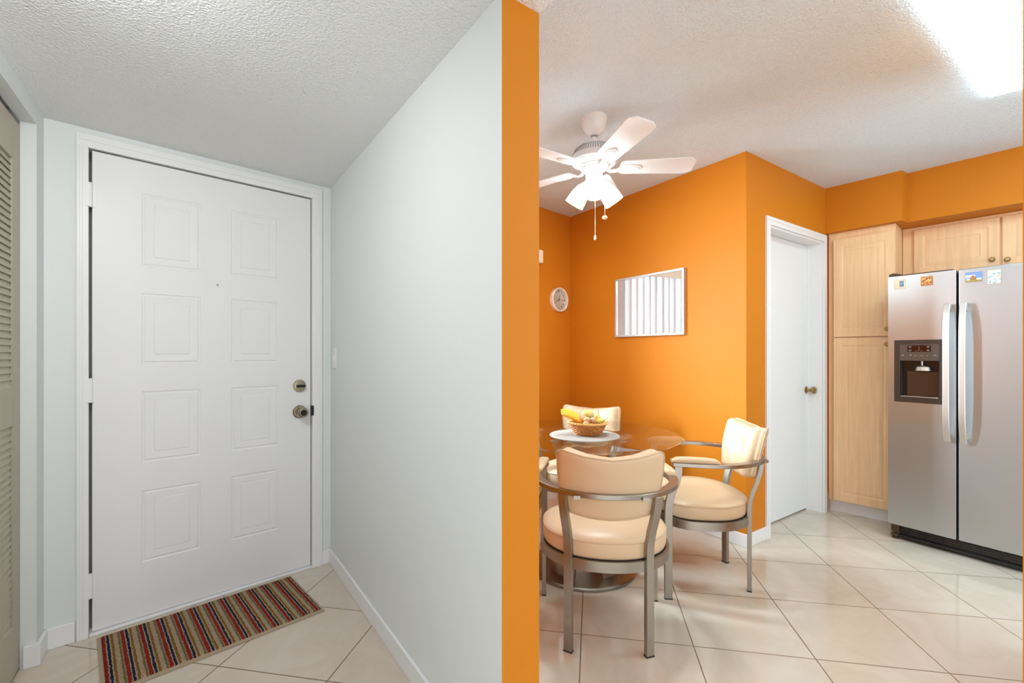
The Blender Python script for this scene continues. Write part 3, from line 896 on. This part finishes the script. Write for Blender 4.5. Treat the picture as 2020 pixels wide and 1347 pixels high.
# ------------------------------------------------------------------ ceiling light panel
Zl = 2.428
def cp(px, y):
    Y = (Zl - HC) * F / (HZ - y); return V2((px - CX) / F * Y, Y)
Q0 = cp(1952, 193); Q1 = cp(1805, 0); Q2 = cp(2020, 175)
u1 = (Q1 - Q0).normalized(); u2 = (Q2 - Q0).normalized()
Q3 = Q0 + u1 * 1.25; Q4 = Q0 + u2 * .62
cle = empty('ceiling_light', (Q0.x, Q0.y, Zl)); tag(cle, 'large glowing white fluorescent ceiling light box over the kitchen', 'ceiling light')
def rel(p): return (p.x - Q0.x, p.y - Q0.y)
b = B(); ins = .0
b.prism([rel(Q0), rel(Q3), rel(Q3 + u2 * .62), rel(Q4)], 0, H2 - Zl)
b.build('diffuser', M['diffuser'], cle, bevel=.004)

# ------------------------------------------------------------------ ceiling fan
FX, FY = .4345, 2.406
fan = empty('ceiling_fan', (FX, FY, H2)); tag(fan, 'white five-blade ceiling fan with three lit shades above the dining table', 'ceiling fan')
def zf(z): return z - H2
b = B(); b.lathe([(0, 0), (.068, 0), (.068, -.012), (.062, -.045), (.045, -.082), (.024, -.096), (0, -.096)], 40); b.build('canopy', M['fan_white'], fan)
b = B(); b.lathe([(.0165, zf(2.344)), (.0165, zf(2.338)), (.010, zf(2.336)), (.010, zf(2.344))], 20); b.build('canopy_collar', M['fan_slot'], fan)
B().cyl((0, 0, zf(2.345)), (0, 0, zf(2.26)), .0125, 20).build('downrod', M['fan_white'], fan)
b = B(); b.lathe([(0, zf(2.284)), (.05, zf(2.284)), (.085, zf(2.278)), (.104, zf(2.262)), (.114, zf(2.236)), (.119, zf(2.222)), (.119, zf(2.205)), (.110, zf(2.194)), (.08, zf(2.186)), (0, zf(2.186))], 56)
mh = b.build('motor_housing', M['fan_white'], fan)
b = B()
for k in range(56):
    a = 2 * pi * k / 56; c_, s_ = cos(a), sin(a)
    p = [Vector((c_ * r_, s_ * r_, zf(z))) for r_, z in ((.087, 2.277), (.105, 2.262), (.1155, 2.236))]
    b.sweep(p, (-s_, c_, 0), .0038, .0016)
b.build('vent_slots', M['fan_slot'], mh)
b = B(); b.lathe([(0, zf(2.187)), (.075, zf(2.187)), (.078, zf(2.178)), (.07, zf(2.168)), (.045, zf(2.165)), (0, zf(2.165))], 40); b.build('flywheel', M['fan_white'], fan)
b = B(); b.lathe([(0, zf(2.168)), (.044, zf(2.168)), (.046, zf(2.145)), (.044, zf(2.118)), (.034, zf(2.104)), (.0, zf(2.100))], 36); lk = b.build('light_kit', M['fan_white'], fan)
for k in range(5):
    a = radians(-4 - 72 * k)
    Rz = Matrix.Rotation(a, 4, 'Z') @ Matrix.Translation((0, 0, zf(2.172))) @ Matrix.Rotation(radians(-11), 4, 'X')
    b = B()
    out = [(.135, -.045), (.155, -.056), (.30, -.062), (.455, -.068), (.49, -.066), (.515, -.040), (.515, .040), (.49, .066), (.455, .068), (.30, .062), (.155, .056), (.135, .045)]
    b.loops([[Rz @ Vector((x, y, .000)) for x, y in out], [Rz @ Vector((x, y, .006)) for x, y in out]])
    bl = b.build('blade', M['fan_white'], fan, bevel=.0012)
    b = B()
    path = [(.06, 0, -.004), (.085, 0, -.018), (.11, 0, -.016), (.135, 0, -.008)]
    b.sweep([Rz @ Vector(p) for p in path], [tuple((Rz.to_3x3() @ Vector((0, 1, 0)))) for _ in path], .026, .006)
    b.loops([[Rz @ Vector((.185 + .06 * cos(t), .030 * sin(t), -.008)) for t in [2 * pi * i / 28 for i in range(28)]],
             [Rz @ Vector((.185 + .06 * cos(t), .030 * sin(t), -.0005)) for t in [2 * pi * i / 28 for i in range(28)]]])
    b.tube([Rz @ Vector((.185 + .047 * cos(t), .020 * sin(t), -.009)) for t in [2 * pi * i / 28 for i in range(28)]], .003, 6, closed=True)
    b.build('blade_bracket', M['fan_white'], bl, bevel=.001)
for a in (-100, 20, 140):
    ar = radians(a); d = Vector((cos(ar) * .62, sin(ar) * .62, -.78)).normalized()
    st = Vector((cos(ar) * .032, sin(ar) * .032, zf(2.122)))
    q = d.to_track_quat('Z', 'Y').to_matrix()
    b = B(); b.lathe([(0, 0), (.014, 0), (.016, .022), (.022, .026), (.022, .038), (0, .038)], 20, st, q); arm = b.build('lamp_socket', M['fan_white'], lk)
    b = B(); b.lathe([(.018, .034), (.026, .038), (.036, .055), (.045, .085), (.050, .115), (.052, .150), (.049, .150), (.047, .115), (.042, .085), (.033, .055), (.02, .042)], 32, st, q)
    b.build('glass_shade', M['shade'], lk)
    b = B(); b.lathe([(0, .04), (.012, .042), (.022, .065), (.026, .085), (.02, .102), (0, .110)], 20, st, q)
    b.build('bulb', mat('lit_bulb', (1, 1, 1), .4, emit=(1, .93, .8), estr=10) if a == -100 else bpy.data.materials['lit_bulb'], lk)
pcx = [(1174, 400, 469, 0, -.035), (1193, 400, 429, .0, -.02)]
for px, y0_, y1_, kind, dy in pcx:
    Yc = FY + dy; X_ = (px - CX) / F * Yc; lx = X_ - FX
    zend = HC - (y1_ - HZ) * Yc / F
    b = B(); b.tube([(lx, dy, zf(2.11)), (lx, dy, zf(zend + .012))], .0012, 6)
    ch = b.build('pull_chain', M['chain'], fan)
    b = B()
    if px == 1174: b.lathe([(0, -.012), (.005, -.010), (.0065, 0), (.004, .010), (0, .014)], 14, (lx, dy, zf(zend)))
    else: b.lathe([(0, -.010), (.010, -.008), (.015, 0), (.010, .008), (0, .010)], 20, (lx, dy, zf(zend)))
    b.build('pull_fob', M['chain'] if px == 1174 else mat('pale_fob', (.85, .75, .5), .4), ch)

# ------------------------------------------------------------------ dining table
TX, TY, TR = .400, 2.560, .525
table = empty('dining_table', (TX, TY, 0)); tag(table, 'round glass dining table on a brushed metal pedestal base', 'table')
b = B(); b.lathe([(0, .738), (TR - .004, .738), (TR, .742), (TR - .001, .745), (TR - .022, .750), (0, .750)], 128)
b.build('tabletop', M['glass'], table, angle=20)
b = B()
N = 72
def ring(r, z, c=(0, 0)): return [(c[0] + r * cos(2 * pi * i / N), c[1] + r * sin(2 * pi * i / N), z) for i in range(N)]
hc = (0, .0)
b.loops([ring(.12, .002, hc), ring(.285, .002), ring(.292, .006), ring(.292, .014), ring(.286, .018), ring(.12, .018, hc), ring(.12, .002, hc)], False, False)
b.build('base_plate', M['steel'], table)
for k, ang in enumerate((226, 314, 90)):
    a = radians(ang); c_, s_ = cos(a), sin(a)
    prof = [(.205, .017), (.195, .08), (.178, .20), (.165, .32), (.160, .45), (.175, .57), (.215, .68), (.25, .733)]
    b = B(); path = [Vector((c_ * r_, s_ * r_, z)) for r_, z in prof]
    rings = []
    ws = [.075, .075, .068, .058, .046, .040, .042, .046]
    for i, p in enumerate(path):
        tg = (path[min(i + 1, 7)] - path[max(i - 1, 0)]).normalized(); sd_ = Vector((-s_, c_, 0)); nn = tg.cross(sd_)
        h = ws[i]; rings.append([p + sd_ * u * h + nn * v * .005 - Vector((c_, s_, 0)) * (.3 * h * (u * u)) for u, v in ((-1, -1), (0, -1), (1, -1), (1, 1), (0, 1), (-1, 1))])
    b.loops(rings)
    b.build('pedestal_band', M['steel'], table, angle=50)
B().cyl((0, .25, .732), (0, .25, .738), .03, 20).build('glass_pad', M['frame_silver'], table)
for ang in (226, 314):
    a = radians(ang); B().cyl((cos(a) * .25, sin(a) * .25, .732), (cos(a) * .25, sin(a) * .25, .738), .03, 20).build('glass_pad', M['frame_silver'], table)

pm = empty('placemat', (.392, 2.462, .7505))
b = B(); b.lathe([(0, 0), (.186, 0), (.188, .002), (.186, .004), (0, .004)], 96)
bpy.data.objects.remove(pm); pm = b.build('placemat', M['mat']); pm.location = (.392, 2.462, .7502)
tag(pm, 'round grey placemat under the fruit basket on the glass table', 'placemat')

# basket
BX, BY, BZ = .411, 2.470, .7546
bk = empty('fruit_basket', (BX, BY, BZ)); tag(bk, 'round woven wicker fruit basket on the grey placemat', 'basket')
NS = 34
def br_(z): return .062 + (.100 - .062) * (z / .062) ** .8
b = B()
for k in range(11):
    z = .004 + k * .0054; path = []
    for i in range(NS * 4):
        a = 2 * pi * i / (NS * 4)
        r_ = br_(z) + .0028 * sin(a * NS / 2 + (pi if k % 2 else 0))
        path.append((r_ * cos(a), r_ * sin(a), z))
    b.tube(path, .0029, 6, closed=True)
b.build('woven_side', M['wicker'], bk, angle=80)
b = B()
for i in range(NS):
    a = 2 * pi * (i + .5) / NS
    b.tube([(br_(z) * cos(a), br_(z) * sin(a), z) for z in (.001, .015, .03, .045, .064)], .0016, 5)
b.lathe([(0, .0), (.062, .0), (.064, .004), (0, .004)], 40)
b.build('stakes', M['wicker'], bk)
b = B()
for s in (0, 1):
    path = []
    for i in range(160):
        a = 2 * pi * i / 160; ph = a * 20 + s * pi
        path.append(((br_(.064) + .003 + .0035 * cos(ph)) * cos(a), (br_(.064) + .003 + .0035 * cos(ph)) * sin(a), .066 + .0035 * sin(ph)))
    b.tube(path, .0036, 6, closed=True)
b.build('braided_rim', mat('light_wicker', (.70, .38, .11), .5), bk, angle=80)

# fruit
def blob(name, p, r, m, label, cat='fruit', sc=(1, 1, 1), rot=(0, 0, 0), group=None, prof=None):
    b = B()
    if prof is None:
        prof = [(r * sin(pi * i / 14), -r * cos(pi * i / 14)) for i in range(15)]
        prof = [(a_, z * (1 - .06 * (1 if abs(z) > .9 * r else 0))) for a_, z in prof]
    b.lathe(prof, 28)
    o = b.build(name, m, angle=70); o.location = p; o.scale = sc; o.rotation_euler = rot
    tag(o, label, cat, group); return o
def fp(px, y, Y): return Vector(((px - CX) / F * Y, Y, HC - (y - HZ) * Y / F))
m_ap = mat('green_yellow_skin', (.52, .46, .09), .35, vary=(14, U, (.60, .40, .25), .5, .75))
m_pear = mat('pear_skin', (.58, .46, .07), .4, vary=(20, U, (.50, .36, .05), .4, .7))
m_ban = mat('banana_skin', (.86, .47, .03), .4, vary=(8, U, (.80, .36, .02), .45, .7))
m_peach = mat('peach_skin', (.62, .17, .09), .45, vary=(10, U, (.75, .36, .12), .4, .65))
m_nut = mat('walnut_shell', (.66, .42, .22), .55, bump=(120, .8, .003, U, 3), vary=(30, U, (.50, .28, .13), .4, .7))
m_stem = mat('dark_stem', (.08, .05, .03), .6)
o = blob('mango', fp(1159.5, 818, 2.475), .030, m_ap, 'large yellow-green fruit with a blush at the back of the wicker basket', sc=(1.15, 1, .95), rot=(0, .3, 0))
o = blob('peach', fp(1150, 827, 2.455), .026, m_peach, 'reddish peach beside the bananas in the basket')
pearp = [(0, -.028), (.014, -.027), (.024, -.019), (.028, -.006), (.024, .008), (.015, .020), (.010, .030), (.007, .037), (0, .039)]
def pear(p, rot, label, s=1.0):
    r = empty('pear', p); r.rotation_euler = rot; r.scale = (s, s, s); tag(r, label, 'fruit', 'pears in the wicker basket')
    b = B(); b.lathe(pearp, 28); b.build('pear_body', m_pear, r, angle=70)
    b = B(); b.tube([(0, 0, .036), (.001, 0, .045), (-.001, 0, .056), (-.003, 0, .066)], .0018, 6); b.build('stem', m_stem, r)
pear(fp(1180, 828, 2.455), (0, .02, 0), 'upright green pear with long stem in the basket', .80)
pear(fp(1184, 832, 2.43), (.35, 1.05, 0), 'yellow pear lying on its side at the right rim of the basket', .72)
blob('walnut', fp(1158, 828.5, 2.415), .017, m_nut, 'small brown walnut in front of the large fruit, beside the peach', group='walnuts in the basket', sc=(1.1, 1, 1))
blob('walnut', fp(1170, 829.5, 2.415), .017, m_nut, 'small brown walnut just left of the upright pear', group='walnuts in the basket', sc=(1, 1, 1.1))
blob('walnut', fp(1156, 836, 2.40), .015, m_nut, 'small brown walnut lowest at the front rim of the basket', group='walnuts in the basket')
bc = empty('banana_bunch', fp(1128, 823, 2.45)); tag(bc, 'bunch of ripe bananas hanging over the left rim of the basket', 'fruit')
for k, (dy, dz, bend) in enumerate(((0, 0, .010), (.024, .006, .014), (-.020, -.007, .006))):
    b = B(); path = []; tp = []
    for i in range(13):
        t = i / 12
        x = -.056 + .118 * t; z = .028 - .056 * t + bend * 4 * t * (1 - t)
        path.append((x, dy * (1 - .4 * t) + .006 * sin(pi * t), z + dz)); tp.append(min(1, .45 + 3.2 * t, .22 + 2.8 * (1 - t)))
    b.tube(path, .0122, 10, taper=tp); b.build('banana', m_ban, bc, angle=60)

# ------------------------------------------------------------------ dining chairs
def seat_outline(n=64, s=1.0):
    pts = []
    for i in range(n):
        a = 2 * pi * i / n; c_, s_ = cos(a), sin(a)
        e = 3.0 if s_ > 0 else 2.15
        hy = .222 if s_ > 0 else .245
        x = .272 * (abs(c_) ** (2 / e)) * (1 if c_ > 0 else -1)
        y = hy * (abs(s_) ** (2 / e)) * (1 if s_ > 0 else -1)
        pts.append((x * s, y * s))
    return pts
RZ = .655
def ring_path(n=40):
    pts = [(.262, .190), (.272, .13), (.282, .07), (.290, .01)]
    for i in range(1, n):
        a = -pi * i / n
        pts.append((.292 * cos(a), -.02 + .292 * sin(a)))
    pts += [(-x, y) for x, y in [(.290, .01), (.282, .07), (.272, .13), (.262, .190)]]
    return pts
def make_chair():
    r = empty('dining_chair', (0, 0, 0))
    # legs
    for sx in (-1, 1):
        b = B()
        x = .268 * sx
        path = [(x, .212, .004), (x, .212, .40), (x, .210, .46), (x, .196, .52), (x, .176, .565), (x * .995, .166, .61), (x * .99, .164, .648)]
        b.sweep(path, (0, 1, 0), .036, .020)
        lg = b.build('front_leg', M['steel'], r, bevel=.0015)
        B().box(x - .0105, x + .0105, .193, .231, 0, .006).build('foot_cap', M['rubber'], lg)
        b = B()
        ox, oy = .158 * sx, -.214
        dr = Vector((.42 * sx, -.9, 0)).normalized(); wd = (-dr.y, dr.x, 0)
        path = [Vector((ox, oy, z)) + dr * o_ for z, o_ in ((.004, 0), (.40, 0), (.45, .004), (.50, .016), (.55, .034), (.60, .048), (.648, .056))]
        b.sweep(path, wd, .034, .020)
        lg = b.build('back_leg', M['steel'], r, bevel=.0015)
        B().sweep([Vector((ox, oy, 0)), Vector((ox, oy, .006))], wd, .036, .022).build('foot_cap', M['rubber'], lg)
    # seat rail
    out = seat_outline(64, 1.0)
    b = B(); pth = [(x, y, .357) for x, y in out]
    b.sweep(pth, (0, 0, 1), .042, .012, closed=True)
    b.build('seat_rail', M['steel'], r)
    b = B(); b.loops([[(x * .97, y * .97, .362) for x, y in out], [(x * .97, y * .97, .378) for x, y in out]]); b.build('seat_pan', M['rubber'], r)
    # arm ring
    rp = ring_path()
    b = B(); b.sweep([(x, y, RZ) for x, y in rp], [(-0.0001 + (-(y2 - y1)), (x2 - x1), 0) for (x1, y1), (x2, y2) in
             [(rp[max(i - 1, 0)], rp[min(i + 1, len(rp) - 1)]) for i in range(len(rp))]], .038, .020)
    b.build('arm_ring', M['steel'], r, bevel=.003)
    for sx in (-1, 1):
        b = B(); rings = []
        pp_ = [(.262, .196), (.266, .17), (.271, .13), (.278, .08), (.285, .03), (.289, -.005), (.291, -.02)]
        sc = [(.75, .5), (1, .9), (1, 1), (1, 1), (1, .95), (.95, .8), (.8, .45)]
        for (x, y), (sw_, sh_) in zip(pp_, sc):
            rg = []
            for i in range(12):
                a = 2 * pi * i / 12; cc, ss = cos(a), sin(a)
                rg.append((sx * (x + .024 * sw_ * abs(cc) ** .6 * (1 if cc > 0 else -1)), y, .664 + .0145 * sh_ + .0145 * sh_ * (abs(ss) ** .7) * (1 if ss > 0 else -1)))
            rings.append(rg)
        b.loops(rings); b.build('arm_pad', M['leather'], r, angle=60)
    # seat cushion
    b = B()
    lv = [(.90, .379), (.955, .381), (.972, .390), (.978, .415), (.972, .440), (.968, .444), (.968, .447), (.955, .452), (.90, .462), (.78, .474), (.6, .482), (.35, .487), (.12, .489)]
    b.loops([[(x * s, y * s, z) for x, y in out] for s, z in lv])
    sc_ = b.build('seat_cushion', M['leather'], r, angle=60)
    b = B(); b.tube([(x * .972, y * .972, .4455) for x, y in out], .0028, 6, closed=True); b.build('piping', M['piping'], sc_)
    # back cushion: outline in (s, h), bent round an arc, leaned back
    def bo():
        base_ = [(-.150, -.128), (-.075, -.140), (0, -.144), (.075, -.140), (.150, -.128), (.168, -.118), (.176, -.100), (.194, -.050), (.206, 0), (.211, .06),
                 (.212, .108), (.207, .124), (.192, .132), (.10, .114), (0, .104), (-.10, .114), (-.192, .132), (-.207, .124), (-.212, .108), (-.211, .06),
                 (-.206, 0), (-.194, -.050), (-.176, -.100), (-.168, -.118)]
        res = []
        for i in range(len(base_)):
            a_, c2 = (base_[i][0] * 1.06, base_[i][1]), (base_[(i + 1) % len(base_)][0] * 1.06, base_[(i + 1) % len(base_)][1])
            res.append(a_); res.append(((a_[0] + c2[0]) / 2, (a_[1] + c2[1]) / 2))
        return res
    ol = bo(); Rr = .33
    def bend(s_, h, d):
        """d: distance forward of the rear skin"""
        th = s_ / Rr; rr = Rr - d
        lean = radians(15)
        x = rr * sin(th); y = -.345 + Rr - rr * cos(th)
        zz = .693 + h
        y -= (h - .12) * -0.0
        return (x, y - h * math.tan(lean) + .030, zz)
    b = B(); rings = []
    for s_, d in ((.15, -.006), (.5, -.006), (.85, -.004), (.955, -.001), (.985, .004), (.99, .020), (.975, .026), (.99, .031), (1.0, .045), (.985, .060), (.955, .068), (.86, .079), (.70, .086), (.52, .086), (.34, .080), (.18, .070), (.07, .060)):
        rings.append([bend(x * s_, h * s_, d) for x, h in ol])
    b.loops(rings)
    bcu = b.build('back_cushion', M['leather'], r, angle=70)
    b = B(); b.tube([bend(x * .985, h * .985, .002) for x, h in ol], .0026, 6, closed=True); b.build('piping', M['piping'], bcu)
    c0 = Vector(bend(0, 0, .064))
    b = B(); b.lathe([(0, 0), (.009, 0), (.010, .004), (.006, .008), (0, .009)], 16, c0, Matrix.Rotation(radians(-90), 3, 'X')); b.build('tuft_button', M['leather'], bcu)
    for s in (-1, 1):
        p = Vector(bend(s * .13, -.045, -.004)); B().box(p.x - .012, p.x + .012, -.315, p.y + .004, .640, .655).build('back_bracket', M['steel'], r)
    return r
proto = make_chair()
spots = [((.405, 2.022), (.100, .995), 'tan armchair nearest the camera, its back turned to the viewer'),
         ((.995, 2.464), (-.9965, .0836), 'tan armchair right of the table, pale tufted back facing left'),
         ((.462, 2.965), (-.363, -.932), 'tan armchair behind the fruit basket, only its pale back showing'),
         ((-.05, 2.64), (.985, -.17), 'armchair left of the table, mostly hidden by the orange wall edge')]
for i, (p, f_, lab) in enumerate(spots):
    c = proto if i == 0 else copy_tree(proto)
    c.location = (p[0], p[1], 0); c.rotation_euler = (0, 0, atan2(-f_[0], f_[1]))
    tag(c, lab, 'chair', 'armchairs around the glass dining table')

# ------------------------------------------------------------------ light
def area(name, loc, target, sx, sy, power, color=(1, 1, 1)):
    l = bpy.data.lights.new(name, 'AREA'); l.shape = 'RECTANGLE'; l.size = sx; l.size_y = sy; l.energy = power; l.color = color
    o = bpy.data.objects.new(name, l); C.objects.link(o); o.location = loc
    o.rotation_euler = (Vector(target) - Vector(loc)).to_track_quat('-Z', 'Y').to_euler()
    return o
# daylight on the nook window
wm = K0 + wn * ((WX0 + WX1) / 2); wo = V2(-wn.y, wn.x)
def out_(x, y, z): q_ = K0 + wn * x + wo * y; return (q_.x, q_.y, z)
area('nook_window_daylight', out_(-.62, .92, 1.9), out_(.32, 0, 1.38), 1.3, 1.3, 1050, (.74, .88, 1))
# big living room windows behind the camera
area('living_room_daylight', (-.2, -3.2, .9), (0, 2, 2.0), 4.5, 1.4, 70, (.97, .98, 1))
area('kitchen_fill_light', (2.9, .5, 1.3), (1.3, 3.3, 1.5), 1.4, 1.4, 26, (.70, .90, 1))  # added fill out of view, put in to brighten and cool the kitchen

for k, a in enumerate((-100, 20, 140)):          # light leaving the open mouths of the three fan lamps
    ar = radians(a); d = Vector((cos(ar) * .62, sin(ar) * .62, -.78)).normalized()
    l = bpy.data.lights.new('fan_lamp_bulb', 'SPOT'); l.energy = 12 if a == 20 else 30; l.shadow_soft_size = .05
    l.spot_size = radians(172); l.spot_blend = .35; l.color = (.80, .93, 1)
    o = bpy.data.objects.new('fan_lamp_bulb', l); C.objects.link(o)
    o.location = Vector((FX + cos(ar) * .032, FY + sin(ar) * .032, 2.122)) + d * .155
    o.rotation_euler = d.to_track_quat('-Z', 'Y').to_euler()
hl = area('hall_fill_light', (-.92, .80, 2.08), (-1.25, 2.0, .5), .4, .4, 14, (.97, .985, 1))  # added out of view to brighten the hall without lighting the orange end
hl.data.shape = 'DISK'

w = bpy.data.worlds.new('world'); bpy.context.scene.world = w; w.use_nodes = True
w.node_tree.nodes['Background'].inputs[0].default_value = (.93, .96, 1, 1)
w.node_tree.nodes['Background'].inputs[1].default_value = 1.25

# ------------------------------------------------------------------ camera
cam = bpy.data.cameras.new('camera'); co = bpy.data.objects.new('camera', cam); C.objects.link(co)
co.location = (0, 0, HC); co.rotation_euler = (radians(90), 0, 0)
cam.sensor_width = 36; cam.lens = 36 * F / 2020
cam.shift_y = (HZ - 673.5) / 2020
cam.clip_start = .05
sc = bpy.context.scene; sc.camera = co
sc.view_settings.view_transform = 'Standard'; sc.view_settings.look = 'None'
sc.view_settings.exposure = 0.0; sc.view_settings.gamma = 1
sc.view_settings.use_curve_mapping = False
sc.cycles.max_bounces = 10; sc.cycles.diffuse_bounces = 6; sc.cycles.glossy_bounces = 6; sc.cycles.transmission_bounces = 8
sc.cycles.sample_clamp_indirect = 6
sc.cycles.use_denoising = True
